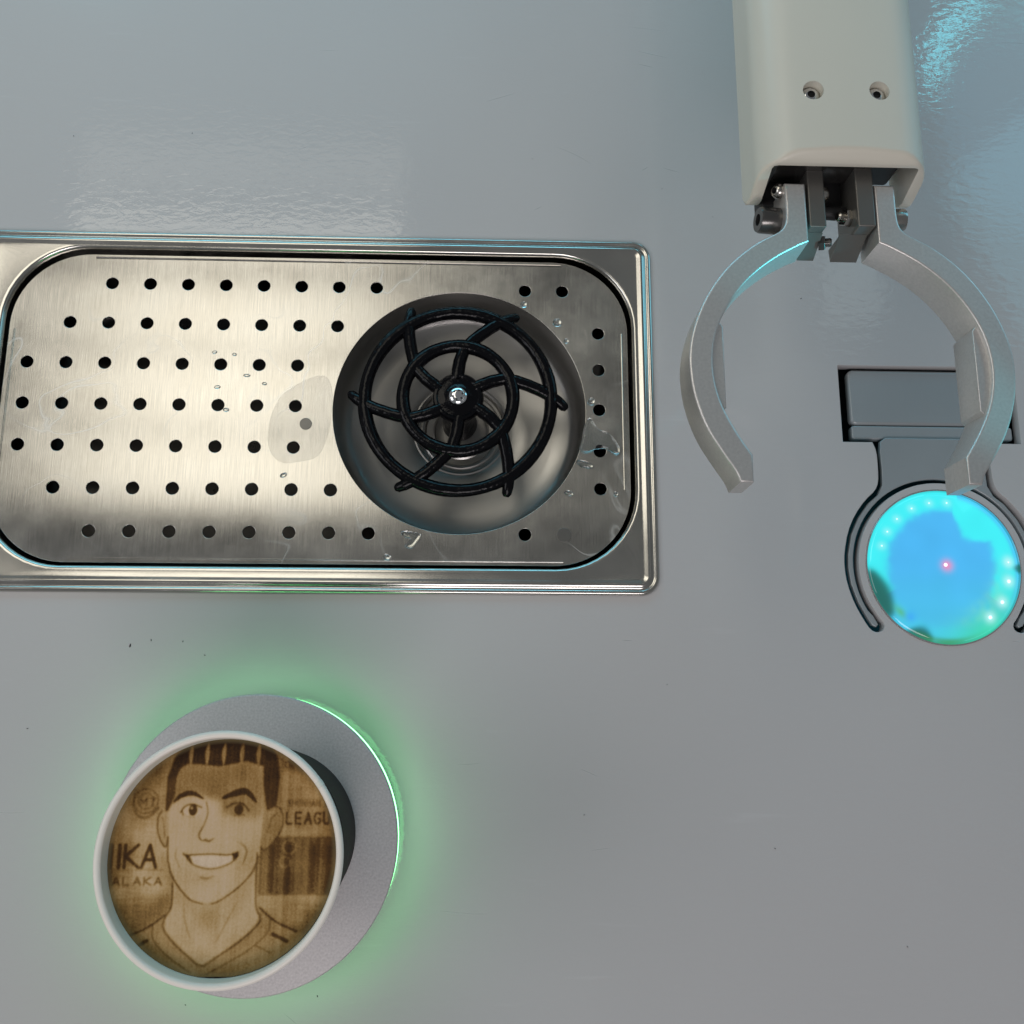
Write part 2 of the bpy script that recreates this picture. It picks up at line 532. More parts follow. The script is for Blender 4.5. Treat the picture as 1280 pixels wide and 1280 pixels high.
# ------------------------------------------------------------------ glass rinser
rin = empty('glass_rinser', (RX, RY, -57), 'black plastic star-shaped glass rinser with two rings and six curved spokes', 'rinser')
HX, HY = 204.5, -57.4
lathe('hub', [(4.2, 5.4), (5.4, 4.6), (7.2, 4.1), (9.4, 3.9), (10.2, 4.5), (11.2, 4.3), (12.0, 3.2), (12.2, 1.0), (11.4, -2.0), (9, -6), (7.5, -8)], HX, HY, M['black_gloss'], rin, cap0=True, n=56)
nz = lathe('nozzle', [(4.2, 4.9), (4.3, 5.7), (3.8, 6.3), (2.4, 6.9), (1.3, 7.0)], HX, HY, M['chrome'], rin, cap1=True, n=40)
for k in range(6):
    a = k * PI / 3 + .3
    lathe('nozzle_hole', [(0.0, 7.05), (.5, 7.05), (.5, 6.4)], HX + 2.3 * math.cos(a), HY + 2.3 * math.sin(a), M['black'], nz, n=10)
lathe('stem', [(7.4, -7.5), (6.5, -14), (6.5, -30), (8.5, -36), (9, -38.8)], HX, HY, M['black_gloss'], rin, n=32)
for rr, zz, tr in ((26.0, 2.0, 3.2), (44.2, -0.8, 3.2)):
    rng = random.Random(int(rr))
    path = [(HX + rr * math.cos(2 * PI * i / 96), HY + rr * math.sin(2 * PI * i / 96), zz) for i in range(96)]
    V, F = tube_data(path, [tr * (1 + 0.05 * math.sin(6 * 2 * PI * i / 96)) for i in range(96)], 14, closed=True)
    mesh('ring', V, F, M['black_gloss'], rin)
spoke_prof = [(9.5, 214, 1.5, 2.6), (13, 211, 1.7, 2.7), (18, 208.5, 1.8, 2.6), (24, 204.5, 1.7, 2.5), (29, 198, 1.3, 2.5), (34, 192.3, .7, 2.5), (39, 187.6, 0, 2.45),
              (44, 183.4, -.8, 2.4), (48, 179.8, -1.6, 2.2), (50.8, 177.2, -2.2, 1.9), (51.9, 176.2, -2.5, 1.0)]
for k in range(6):
    path = []; rad = []
    for rr, th, zz, tr in spoke_prof:
        a = R(th + 60 * k)
        path.append((HX + rr * math.cos(a), HY + rr * math.sin(a), zz)); rad.append(tr * 1.22)
    V, F = tube_data(path, rad, 12)
    mesh('spoke', V, F, M['black_gloss'], rin)

# ------------------------------------------------------------------ water on the grate


def drop(x, y, rx, ry, h, label, rot=0, squash=0):
    n, m = 20, 6
    rings = []
    for j in range(m):
        t = j / m * PI / 2
        rg = []
        for i in range(n):
            a = 2 * PI * i / n
            w = 1 + squash * math.cos(2 * a + 1) * .5 + squash * .3 * math.sin(3 * a)
            px, py = rx * math.cos(a) * w * math.cos(t), ry * math.sin(a) * w * math.cos(t)
            rg.append((x + px * math.cos(rot) - py * math.sin(rot), y + px * math.sin(rot) + py * math.cos(rot), GZ + 0.03 + h * WH * math.sin(t)))
        rings.append(rg)
    rings.append([(x, y, GZ + 0.03 + h * WH)] * n)
    o = loft('water_drop', rings, M['water'], None, cap0=True, sharp=80)
    tag(o, label, 'water drop', 'water drops on the steel grate')
    return o


WH = 1.35
drop(235.7, -7.5, 1.7, 1.5, 1.2, 'small round water drop just below the hole at the top of the big round opening')
drop(252.0, -16.7, 2.3, 2.1, 1.5, 'largest round water drop, at the upper right edge of the big round opening')
drop(256.4, -26.1, 1.3, 1.2, .9, 'tiny water drop directly below the large round drop by the opening')
drop(268.0, -56.7, 1.9, 1.9, 1.4, 'round water drop beside the middle hole of the right column')
drop(264.6, -87.8, 4.2, 1.9, 1.1, 'oval water drop lying below the puddle at the right edge of the opening', rot=-.25, squash=.12)
drop(257.0, -101.8, 2.4, 1.3, .9, 'flattened water drop lower right of the opening, left of the lowest column hole', rot=-.2)
drop(279.0, -102.0, 1.2, 1.2, .8, 'tiny water drop right of the lowest hole of the right column')
drop(172.9, -132.8, 2.0, 1.4, 1.1, 'water drop at the bottom edge of the grate')
drop(123.8, -94.6, 1.8, 1.1, .8, 'small tilted water drop left of the big opening, above the sixth row of holes', rot=.5)
drop(95.3, -63.2, 1.5, 1.0, .6, 'small flat water drop beside a hole of the fourth row')
drop(88, -34.5, 1.3, .8, .35, 'leftmost of the tiny flat water drops above the third row of holes', rot=.2)
drop(97.5, -35.5, 1.1, .8, .35, 'tiny flat water drop above the sixth hole of the third row', rot=-.2)
drop(90.5, -52, 1.5, .9, .35, 'flat water drop below the fifth hole of the third row', rot=.1)
drop(112.5, -50, 1.2, .8, .35, 'tiny flat water drop left of the thin water film', rot=-.1)
drop(104.0, -46.0, 1.7, .8, .5, 'thin flat water drop between the third and fourth rows of holes')


def blob(name, pts, h, label, mat, it=2, cut=()):
    o = shape2d(name, [smooth_poly(pts, it)] + list(cut), GZ + 0.03, GZ + 0.03 + h, min(h * .45, 1.08), mat, res=4, sharp=80)
    tag(o, label, 'water')
    return o


blob('water_film_or_disc', circle(14 * DX, -6 * DY, 3.4, 20), 0.3, 'grey disc closing the hole at the lower right corner of the grate', M['mount'], it=1)  # opaque disc filling this hole with a grey tone
blob('water_film_or_disc', circle(132.9, -69.6, 2.9, 20), 0.35, 'small round grey spot of water in the film left of the big opening', M['mount'], it=1)
blob('puddle', [(264, -70), (267, -64), (269, -68), (272, -71.5), (276, -72), (279, -76), (281.5, -80), (281, -83), (278, -82.5), (275, -80), (270, -80.5), (265, -82.5), (261.5, -81), (263.5, -76)],
     2.4, 'shiny splash of water by the right edge of the opening, beside the column of holes', M['water'])
blob('puddle', [(178, -120.5), (185, -121), (189, -122), (187, -125), (184, -129), (180, -127.5), (184, -124.5), (180, -123)],
     1.9, 'small shiny splash of water below the big opening', M['water'])
blob('water_film_or_disc', [(134, -46.5), (140, -45), (144, -48), (145.5, -60), (144, -74), (141, -84), (137, -87), (131, -88), (124, -89.5), (118, -86), (115, -78), (116, -66), (120, -56), (127, -50.5)],
     0.22, 'thin film of water with a curved outline left of the big opening', M['film'], it=3, cut=[circle(7 * DX + .4, -k * DY, 3.3, 24)[::-1] for k in (3, 4)])

# ------------------------------------------------------------------ keyhole plate and recessed flap
g = 2.2
plate_half = [(0, -73.2), (22, -73.2), (24.6, -75.0), (25.2, -80), (25.0, -88.6), (25.3, -96.4), (27.8, -101.4), (32.6, -105.4), (38.0, -112.6), (41.9, -120.6),
              (44.0, -129.8), (44.4, -136), (43.6, -143.6), (40.9, -152.2), (37.2, -159.4), (35.2, -162.8), (33.4, -163.6), (32.3, -162.4), (34.3, -158.6)]
ir2 = 42.0
a2 = math.atan2(-158.6 - GY, 34.9)
arc2 = [(ir2 * math.cos(a2 + (PI / 2 - a2) * i / 26), GY + ir2 * math.sin(a2 + (PI / 2 - a2) * i / 26)) for i in range(1, 27)]
h2 = plate_half + arc2
plate_loop = [(GX + x, y) for x, y in h2] + [(GX - x, y) for x, y in h2[1:-1]][::-1]
pl = shape2d('keyhole_plate', [plate_loop[::-1]], -4.2, -1.2, 0.5, M['flap'], res=3)
tag(pl, 'horseshoe-shaped grey plate set flush in the counter around the glowing lens', 'plate')

flap = empty('recessed_flap', (GX, -56, -8), 'blue-grey flap sunk in the rectangular slot above the glowing lens', 'flap')
shape2d('panel', [rrect(GX - 37.8, -66.4, GX + 41.0, -38.6, 3, 6)], -7.5, -2.2, 1.6, M['flap'], flap, res=4)
shape2d('lip', [rrect(GX - 37.6, -73.6, GX + 41.0, -66.8, 1.4, 4)], -7.5, -2.6, 0.8, M['flap'], flap, res=3)

# ------------------------------------------------------------------ glowing lens
lens = empty('glowing_lens', (GX, GY, 0), 'round domed lens glowing cyan and blue with a pink dot in its middle', 'lamp')
nr, na = 70, 240
V = []; C = []
lr = 36.0


LED_DEG = (162, 148, 133, 116, 99, 83, 4, 347, 327, 309)


def lens_col(r, a):
    x, y = r * math.cos(a), r * math.sin(a)
    q = r / lr
    nz1 = mnoise.noise(Vector((x * .09, y * .09, 3.1)))
    nz2 = mnoise.noise(Vector((x * .3, y * .3, 8.7)))
    centre = np.array([0.07, 0.50, 0.96])
    cyan = np.array([0.05, 0.93, 1.0])
    green = np.array([0.05, 0.78, 0.40])
    deg = math.degrees(a) % 360
    # where the bright ring begins, by direction
    top = max(0.0, math.cos(math.radians(deg - 125))) ** .7
    rgt = max(0.0, math.cos(math.radians(deg - 350))) ** 2
    edge = 0.79 - 0.05 * top - .15 * rgt + 0.03 * nz2
    if 28 < deg < 78: edge -= 0.27 * math.sin((deg - 28) / 50 * PI) ** .7
    ring = 1 / (1 + math.exp(-(q - edge) / 0.022))
    ring *= 1.0 if (deg < 205 or deg > 325) else 0.25
    if deg < 75 or deg > 300:
        ring *= 1 - .75 / (1 + math.exp(-(q - 0.93) / 0.012))
    c = centre * (1 - ring) + cyan * ring
    low = 1 / (1 + math.exp(-(-y - 9 - 5 * nz1) / 4.5))
    c = c * (1 - .35 * low) + np.array([0.06, .62, .72]) * .35 * low
    gr = max(0.0, math.cos(math.radians(deg - 300))) ** 6 * (1 / (1 + math.exp(-(q - .78) / .07)))
    c = c * (1 - gr * .85) + green * gr * .85
    # dark reflections painted into the glow colour, along the rim
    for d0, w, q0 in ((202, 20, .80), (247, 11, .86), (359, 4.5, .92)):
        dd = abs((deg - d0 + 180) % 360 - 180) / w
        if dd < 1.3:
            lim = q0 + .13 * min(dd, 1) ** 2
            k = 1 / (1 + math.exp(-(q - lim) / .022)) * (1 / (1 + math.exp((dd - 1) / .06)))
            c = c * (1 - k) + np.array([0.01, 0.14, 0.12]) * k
    wy = max(0.0, math.cos(math.radians(deg - 318))) ** 5 * math.exp(-((q - .72) / .12) ** 2) * (.5 + .5 * nz2)
    c = c * (1 - .5 * wy) + np.array([.28, .86, .42]) * .5 * wy
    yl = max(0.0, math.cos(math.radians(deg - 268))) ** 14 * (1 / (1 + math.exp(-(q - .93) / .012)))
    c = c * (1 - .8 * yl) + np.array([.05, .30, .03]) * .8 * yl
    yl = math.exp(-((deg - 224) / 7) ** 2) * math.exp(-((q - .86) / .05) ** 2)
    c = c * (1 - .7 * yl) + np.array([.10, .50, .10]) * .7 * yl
    c = c * (1 + .06 * nz1)
    for d0 in LED_DEG:
        lx, ly = 30.3 * math.cos(R(d0)), 30.3 * math.sin(R(d0))
        k = math.exp(-((x - lx) ** 2 + (y - ly) ** 2) / (1.9 if d0 > 60 and d0 < 200 else 2.6) ** 2) * (.42 if 60 < d0 < 200 else .9)
        c = c * (1 - k) + np.array([.55, 1.0, 1.0]) * k
    k = math.exp(-((x + 18) ** 2 + (y + 23.5) ** 2) / 2.6 ** 2); c = c * (1 - k) + np.array([0.05, .45, .95]) * k
    pk = math.exp(-(r / 2.6) ** 2)
    c = c * (1 - pk) + np.array([.85, .3, .55]) * pk
    if q > .975: c = c * .75 + np.array([0.05, .35, .3]) * .25
    return np.clip(c, 0, 1)


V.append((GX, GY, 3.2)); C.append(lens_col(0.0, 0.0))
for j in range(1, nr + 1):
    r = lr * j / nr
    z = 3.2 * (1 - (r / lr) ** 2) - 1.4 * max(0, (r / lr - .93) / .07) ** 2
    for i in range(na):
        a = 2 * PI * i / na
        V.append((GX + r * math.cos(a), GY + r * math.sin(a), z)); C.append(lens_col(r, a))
F = [(0, 1 + i, 1 + (i + 1) % na) for i in range(na)]
for j in range(nr - 1):
    for i in range(na):
        i2 = (i + 1) % na
        F.append((1 + j * na + i, 1 + (j + 1) * na + i, 1 + (j + 1) * na + i2, 1 + j * na + i2))
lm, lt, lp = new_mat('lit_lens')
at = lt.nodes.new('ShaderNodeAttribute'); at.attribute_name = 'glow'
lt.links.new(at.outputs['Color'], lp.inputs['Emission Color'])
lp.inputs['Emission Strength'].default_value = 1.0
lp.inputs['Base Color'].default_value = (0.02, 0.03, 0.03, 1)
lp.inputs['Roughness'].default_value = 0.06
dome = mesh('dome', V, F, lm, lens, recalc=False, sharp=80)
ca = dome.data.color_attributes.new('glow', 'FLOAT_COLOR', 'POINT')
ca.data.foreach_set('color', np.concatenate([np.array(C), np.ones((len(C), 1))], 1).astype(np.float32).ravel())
lathe('bezel', [(36.0, -1.6), (36.05, 0.35), (36.35, 0.4), (36.55, 0.1), (36.58, -2)], GX, GY, M['chrome'], lens, n=128)
led0 = None
for d in LED_DEG:
    q = 30.3
    a = R(d)
    x, y = GX + q * math.cos(a), GY + q * math.sin(a)
    z = 3.2 * (1 - (q / lr) ** 2)
    big = .75 if d > 200 else .3
    lathe('led', [(1.15 * big, z - .3), (1.1 * big, z + .1), (.7 * big, z + .35), (.2, z + .42)], x, y, M['led'], lens, n=16, cap1=True)
lathe('laser_dot', [(.9, 3.0), (.85, 3.4), (.5, 3.7), (.1, 3.8)], GX - .6, GY + .3, M['pink'], lens, n=16, cap1=True)

# ------------------------------------------------------------------ cup stand with its green light
SX, SY, SR = 123.8, -254.6, 59.2
st = empty('cup_stand', (SX, SY, 0), 'round bead-blasted aluminium cup stand with a green light glowing around its edge', 'stand')
lathe('base', [(SR - 1.6, 0.05), (SR - 1.6, 10.6)], SX, SY, M['disc_side'], st, n=160)
lathe('light_strip', [(SR - 1.5, 10.6), (SR - 0.15, 10.8), (SR - 0.1, 14.4), (SR - 0.15, 16.4), (SR - 1.5, 16.6)], SX, SY, M['green'], st, n=160)
lathe('top_disc', [(SR - 1.6, 16.7), (SR - .3, 16.7), (SR, 17.0), (SR, 19.3), (SR - .25, 19.8), (SR - .7, 20.0)], SX, SY, M['disc'], st, cap1=True, n=160, sharp=50)

# ------------------------------------------------------------------ paper cup
CX, CY = 132.2, -249.2
BXc, BYc = 131.4, -252.0
cup = empty('paper_cup', (BXc, BYc, 20), 'white-rimmed paper cup full of coffee standing on the round metal stand', 'cup')


def cup_ring(r, z, n=128):
    t = (z - 20) / 85
    cx, cy = BXc + (CX - BXc) * t, BYc + (CY - BYc) * t
    return [(cx + r * math.cos(2 * PI * i / n), cy + r * math.sin(2 * PI * i / n), z) for i in range(n)]


loft('wall', [cup_ring(33.4, 20.2), cup_ring(37.6, 92.4), cup_ring(38.3, 103)], M['paper'], cup)
loft('sleeve', [cup_ring(33.6, 20.4), cup_ring(34.4, 20.4), cup_ring(38.2, 88), cup_ring(38.0, 88.2)], M['sleeve'], cup)
loft('inner_wall', [cup_ring(37.7, 104), cup_ring(37.4, 100), cup_ring(36.6, 84)], M['paper_in'], cup)
rm = [cup_ring(38.85 + 1.25 * math.cos(t), 104.0 + 1.35 * math.sin(t)) for t in [2 * PI * i / 12 for i in range(13)]]
loft('rim', rm, M['paper'], cup, sharp=80)
sx_, sy_ = CX + 38.6 * math.cos(R(38)), CY + 38.6 * math.sin(R(38))
V = []
for k in range(5):
    a = R(-20 + k * 35) if False else None
seam = []
d = Vector((math.cos(R(36)), math.sin(R(36)), 0)); s_ = Vector((-d.y, d.x, 0))
for t in [i / 8 for i in range(9)]:
    b = R(150 - 150 * t)
    p = Vector((CX, CY, 104)) + d * (38.85 + 1.30 * math.cos(b)) + Vector((0, 0, 1.40 * math.sin(b)))
    seam.append((p - s_ * .9, p + s_ * 1.1))
V = [tuple(q) for pr in seam for q in pr]
F = [(2 * i, 2 * i + 1, 2 * i + 3, 2 * i + 2) for i in range(8)]
mesh('seam', V, F, M['paper_in'], cup, sharp=80)

# ------------------------------------------------------------------ coffee with the printed portrait
NG = 460
FR = 37.1
ax = np.linspace(-1, 1, NG)
UU, VV = np.meshgrid(ax, -ax)            # VV runs down
PX = 645 + 580 * UU
PY = 690 + 590 * (-VV) * -1
PY = 690 + 590 * (-(-VV)) if False else 690 - 590 * np.meshgrid(ax, ax[::-1])[1]
PX = PX.astype(np.float32); PY = PY.astype(np.float32)


def blur(a, s):
    k = int(max(1, round(s * 3)))
    w = np.exp(-.5 * (np.arange(-k, k + 1) / s) ** 2); w /= w.sum()
    a = np.apply_along_axis(lambda v: np.convolve(np.pad(v, k, 'edge'), w, 'valid'), 0, a)
    return np.apply_along_axis(lambda v: np.convolve(np.pad(v, k, 'edge'), w, 'valid'), 1, a)


def catmull(p, n=8):
    p = [p[0]] + list(p) + [p[-1]]
    out = []
    for i in range(1, len(p) - 2):
        a, b, c, d = [np.array(q, float) for q in p[i - 1:i + 3]]
        for k in range(n):
            t = k / n
            out.append(.5 * ((2 * b) + (-a + c) * t + (2 * a - 5 * b + 4 * c - d) * t * t + (-a + 3 * b - 3 * c + d) * t ** 3))
    out.append(np.array(p[-2], float))
    return out


def stroke(pts, w, curve=True, soft=3.0, taper=False):
    P = catmull(pts) if curve and len(pts) > 2 else [np.array(q, float) for q in pts]
    res = np.zeros_like(PX)
    x = [q[0] for q in P]; y = [q[1] for q in P]
    m = (PX > min(x) - w - 15) & (PX < max(x) + w + 15) & (PY > min(y) - w - 15) & (PY < max(y) + w + 15)
    if not m.any(): return res
    qx, qy = PX[m], PY[m]
    best = np.full(qx.shape, -9e9)
    n = len(P) - 1
    for i in range(n):
        a, b = P[i], P[i + 1]
        d = b - a; L2 = d @ d + 1e-6
        t = np.clip(((qx - a[0]) * d[0] + (qy - a[1]) * d[1]) / L2, 0, 1)
        ww = w
        if taper: ww = w * (0.25 + .75 * np.sin(PI * (i + t) / n))
        best = np.maximum(best, ww / 2 - np.hypot(qx - a[0] - t * d[0], qy - a[1] - t * d[1]))
    res[m] = np.clip(best / soft + .5, 0, 1)
    return res


def poly(pts, curve=False):
    if curve: pts = catmull(list(pts) + [pts[0]])
    ins = np.zeros(PX.shape, bool)
    n = len(pts)
    for i in range(n):
        x1, y1 = pts[i]; x2, y2 = pts[(i + 1) % n]
        if y1 == y2: continue
        c = ((PY < y1) != (PY < y2)) & (PX < (x2 - x1) * (PY - y1) / (y2 - y1) + x1)
        ins ^= c
    return ins.astype(np.float32)


rg = np.random.default_rng(5)
cl = blur(rg.normal(size=(NG, NG)), 14); cl /= cl.std()
fine = blur(rg.normal(size=(NG, NG)), 1.0); fine /= fine.std()
hor = np.apply_along_axis(lambda v: np.convolve(v, np.ones(41) / 41, 'same'), 1, rg.normal(size=(NG, NG))); hor /= hor.std()
vst = blur(np.repeat(rg.normal(size=(1, NG)), NG, 0), 2.5); vst /= vst.std()
D = np.full(PX.shape, 0.52, np.float32) + .04 * cl + .02 * hor      # darkness of the print
over = lambda m, v, k=1.0: D * (1 - m * k) + v * m * k
# pale glow behind the left lettering, darker crest blobs
D -= .22 * np.exp(-(((PX - 300) / 110) ** 2 + ((PY - 640) / 140) ** 2))
D -= .12 * np.exp(-(((PX - 330) / 90) ** 2 + ((PY - 850) / 60) ** 2))
D -= .10 * np.exp(-(((PX - 980) / 200) ** 2 + ((PY - 585) / 26) ** 2))
D += .20 * np.exp(-(((PX - 1010) / 110) ** 2 + ((PY - 235) / 45) ** 2))
# round crest, left
for r_, w_ in ((62, 9), (40, 6)):
    m = np.clip((w_ / 2 - abs(np.hypot(PX - 235, PY - 420) - r_)) / 4 + .5, 0, 1); D = over(m, .74, .6)
D = over(stroke([(180, 470), (215, 500), (260, 495), (300, 455)], 14), .76, .6)
for q in ([(205, 440), (205, 405), (225, 430), (240, 405), (240, 440)], [(255, 405), (285, 408)], [(270, 408), (270, 445)]):
    D = over(stroke(q, 8, False), .8, .6)
# panel of dark vertical forms, right
m = blur(poly([(835, 600), (1215, 600), (1215, 890), (835, 890)]), 1.5); D = over(m, .72, .8)
for x, w in ((862, 24), (1030, 16), (1075, 12), (1150, 14)):
    D = over(blur(poly([(x - w / 2, 610), (x + w / 2, 610), (x + w / 2, 880), (x - w / 2, 880)]), 1.5), .56, .7)
for x, w in ((900, 18), (985, 22), (1110, 20), (1190, 18)):
    D = over(blur(poly([(x - w / 2, 640), (x + w / 2, 640), (x + w / 2, 880), (x - w / 2, 880)]), 2), .88, .6)
for cx, cy, r_ in ((985, 650, 34), (965, 725, 26)):
    m = np.clip((5 - abs(np.hypot(PX - cx, PY - cy) - r_)) / 4 + .5, 0, 1); D = over(m, .5, .6)
D = over(blur(poly([(835, 892), (1200, 892), (1190, 915), (835, 915)]), 3), .44, .6)
# lettering
LET = {
    'I': [[(.5, 0), (.5, 1)]], 'K': [[(0, 0), (0, 1)], [(.9, 0), (.05, .5), (1, 1)]], 'A': [[(0, 1), (.5, 0), (1, 1)], [(.22, .65), (.78, .65)]],
    'L': [[(0, 0), (0, 1), (.85, 1)]], 'E': [[(.85, 0), (0, 0), (0, 1), (.85, 1)], [(0, .5), (.7, .5)]],
    'G': [[(.95, .15), (.6, 0), (.2, .1), (0, .5), (.2, .9), (.6, 1), (.95, .85), (.95, .55), (.6, .55)]],
    'U': [[(0, 0), (0, .7), (.2, 1), (.75, 1), (.95, .7), (.95, 0)]], 'R': [[(0, 1), (0, 0), (.7, 0), (.85, .25), (.7, .5), (0, .5)], [(.4, .5), (.9, 1)]],
    'M': [[(0, 1), (0, 0), (.5, .6), (1, 0), (1, 1)]], 'P': [[(0, 1), (0, 0), (.8, 0), (.9, .25), (.8, .5), (0, .5)]],
    'H': [[(0, 0), (0, 1)], [(1, 0), (1, 1)], [(0, .5), (1, .5)]], 'O': [[(.5, 0), (.1, .2), (.1, .8), (.5, 1), (.9, .8), (.9, .2), (.5, 0)]],
    'N': [[(0, 1), (0, 0), (1, 1), (1, 0)]], 'S': [[(.9, .1), (.5, 0), (.1, .2), (.3, .48), (.8, .6), (.85, .85), (.5, 1), (.05, .9)]],
}


def text(s, x, y, w, h, gap, lw, v, k=.9, slant=0):
    global D
    for ch in s:
        ww = w * (.35 if ch == 'I' else 1)
        if ch in LET:
            for st_ in LET[ch]:
                D = over(stroke([(x + ww * a - slant * b, y + h * b) for a, b in st_], lw, False, 3.5), v, k)
        x += ww + gap


text('IIKA', 68, 640, 72, 112, 16, 17, .84)
D = over(stroke([(70, 762), (350, 764)], 7, False), .66, .5)
text('ALAKA', 98, 800, 36, 38, 17, 9, .78, .8)
D = over(stroke([(70, 850), (300, 850)], 4, False), .66, .4)
text('SHONHAN NA', 965, 412, 16, 34, 9, 6.5, .78, .7)
text('LEAGUE', 962, 478, 32, 56, 16, 11, .84, .85)
text('OM', 940, 215, 30, 34, 9, 8, .82, .6)
for yy in (905, 935, 965):
    D = over(stroke([(100, yy), (380, yy + 4)], 5, False, 6), .6, .3)
# shirt
shirt = poly([(60, 1120), (200, 1080), (330, 1020), (385, 970), (520, 1180), (575, 1225), (640, 1190), (835, 960), (900, 1005), (1040, 1065), (1200, 1130), (1200, 1400), (60, 1400)])
D = over(blur(shirt, 1.2), .50, .9)
# neck and upper chest, pale
neck = poly([(398, 790), (402, 950), (375, 1010), (385, 1060), (470, 1150), (575, 1225), (690, 1150), (800, 1070), (850, 1000), (825, 930), (812, 760)], False)
D = over(blur(neck, 1.5), .32, .95)
D = over(blur(poly([(410, 850), (490, 905), (600, 930), (720, 880), (800, 800), (800, 900), (760, 960), (690, 1020), (600, 1035), (520, 1010), (440, 940)]), 7), .44, .65)
D += .10 * blur(poly([(500, 1150), (640, 1150), (600, 1220), (560, 1225)]), 8)
# head
face = poly([(350, 470), (350, 250), (420, 200), (820, 200), (850, 330), (845, 470), (830, 700), (800, 775), (735, 850), (650, 910), (560, 932), (490, 905), (410, 820), (372, 720), (355, 620)], False)
D = over(blur(face, 1.2), .29, 1)
D = over(blur(poly([(350, 250), (400, 200), (820, 200), (852, 330), (850, 470), (640, 480), (620, 420), (500, 390), (420, 385), (352, 450)]), 5), .57, .9)
D = over(blur(poly([(620, 440), (850, 440), (848, 490), (760, 505), (640, 490)]), 7), .56, .6)
D += .08 * blur(face, 1) * np.clip((PX - 700) / 140, 0, 1) * (PY > 480)
# ears
for e in ([(352, 470), (322, 468), (305, 500), (305, 560), (322, 610), (352, 650), (362, 600), (358, 520)],
          [(850, 470), (885, 445), (925, 455), (945, 500), (940, 560), (905, 620), (860, 665), (838, 650), (840, 560)]):
    m = blur(poly(e, True), 1.2); D = over(m, .42 if e[0][0] < 500 else .52, .95)
    D = over(stroke(e[1:-1], 8), .78, .85)
D = over(stroke([(325, 500), (335, 540), (345, 600)], 6), .74, .7)
D = over(stroke([(915, 480), (885, 510), (870, 580)], 8), .74, .7)
# hair
hair = poly([(340, 470), (338, 300), (370, 190), (450, 120), (560, 90), (760, 90), (850, 120), (900, 190), (918, 300), (905, 440), (860, 470), (848, 400), (835, 330), (828, 240),
             (740, 212), (700, 222), (600, 240), (520, 232), (440, 226), (400, 250), (382, 300), (378, 400), (352, 470)])
D = over(blur(hair, 1.3), .92, .95)
D = over(blur(poly([(340, 470), (342, 320), (382, 300), (376, 400), (352, 470)]), 4), .66, .6)
D = over(blur(poly([(905, 440), (860, 470), (845, 340), (880, 300), (912, 330)]), 5), .74, .6)
for x in (452, 535, 622, 716, 802):
    D = over(stroke([(x + 4, 120), (x - 1, 175), (x, 232)], 24, taper=True), .50, .9)
    D = over(stroke([(x + 26, 110), (x + 24, 180), (x + 26, 225)], 5, taper=True), .8, .5)
# brows
D = over(stroke([(378, 425), (415, 392), (470, 380), (530, 408)], 26, taper=True), .88, .95)
D = over(stroke([(628, 405), (690, 380), (750, 372), (802, 425)], 34, taper=True), .90, .95)
# eyes
D = over(blur(poly([(425, 470), (450, 440), (500, 440), (520, 470), (500, 492), (445, 490)], True), 1.5), .16, .7)
D = over(stroke([(415, 478), (440, 445), (480, 436), (522, 452)], 8), .86, .85)
m = np.clip((1 - ((PX - 480) / 24) ** 2 - ((PY - 465) / 30) ** 2) * 5, 0, 1); D = over(m, .86, .95)
m = np.clip((1 - ((PX - 472) / 7) ** 2 - ((PY - 455) / 7) ** 2) * 4, 0, 1); D = over(m, .3, .9)
D = over(stroke([(425, 470), (432, 492)], 7), .8, .8)
D = over(stroke([(445, 498), (495, 500)], 5), .6, .5)
D = over(blur(poly([(660, 470), (690, 440), (740, 440), (762, 468), (740, 490), (680, 490)], True), 2), .50, .6)
D = over(stroke([(650, 452), (690, 430), (735, 434), (768, 470)], 9), .84, .75)
m = np.clip((1 - ((PX - 715) / 24) ** 2 - ((PY - 462) / 28) ** 2) * 4, 0, 1); D = over(m, .84, .9)
D = over(stroke([(690, 492), (745, 490)], 7), .74, .6)
# nose
D = over(stroke([(545, 425), (556, 480), (540, 540), (518, 590), (535, 618), (560, 612)], 8), .72, .9)
D = over(stroke([(545, 612), (570, 622), (598, 606)], 12, taper=True), .74, .85)
D += .10 * blur(poly([(480, 520), (540, 520), (530, 600), (500, 610)]), 7)
# cheeks and smile
D = over(stroke([(412, 650), (408, 700), (440, 765)], 7, taper=True), .62, .75)
D = over(stroke([(732, 628), (768, 668), (750, 742)], 9, taper=True), .66, .8)
D = over(stroke([(700, 610), (740, 640)], 5), .45, .5)
mouth = [(455, 685), (520, 690), (590, 686), (660, 690), (728, 678), (700, 722), (640, 748), (580, 756), (510, 740), (470, 712)]
D = over(blur(poly(mouth), 1), .10, .95)
D = over(stroke([(446, 680), (455, 690), (520, 688), (590, 686), (660, 690), (700, 686)], 8), .80, .9)
D = over(stroke([(455, 690), (475, 716), (510, 742), (580, 758), (640, 750), (700, 722), (725, 690)], 8), .72, .85)
D = over(blur(poly([(450, 682), (480, 694), (500, 735), (470, 712)]), 1.2), .86, .85)
D = over(blur(poly([(695, 682), (730, 670), (722, 700), (700, 718)]), 1.2), .9, .9)
D = over(stroke([(530, 796), (570, 806), (610, 794)], 14, taper=True), .56, .75)
D += .08 * np.exp(-(((PX - 565) / 60) ** 2 + ((PY - 820) / 22) ** 2))
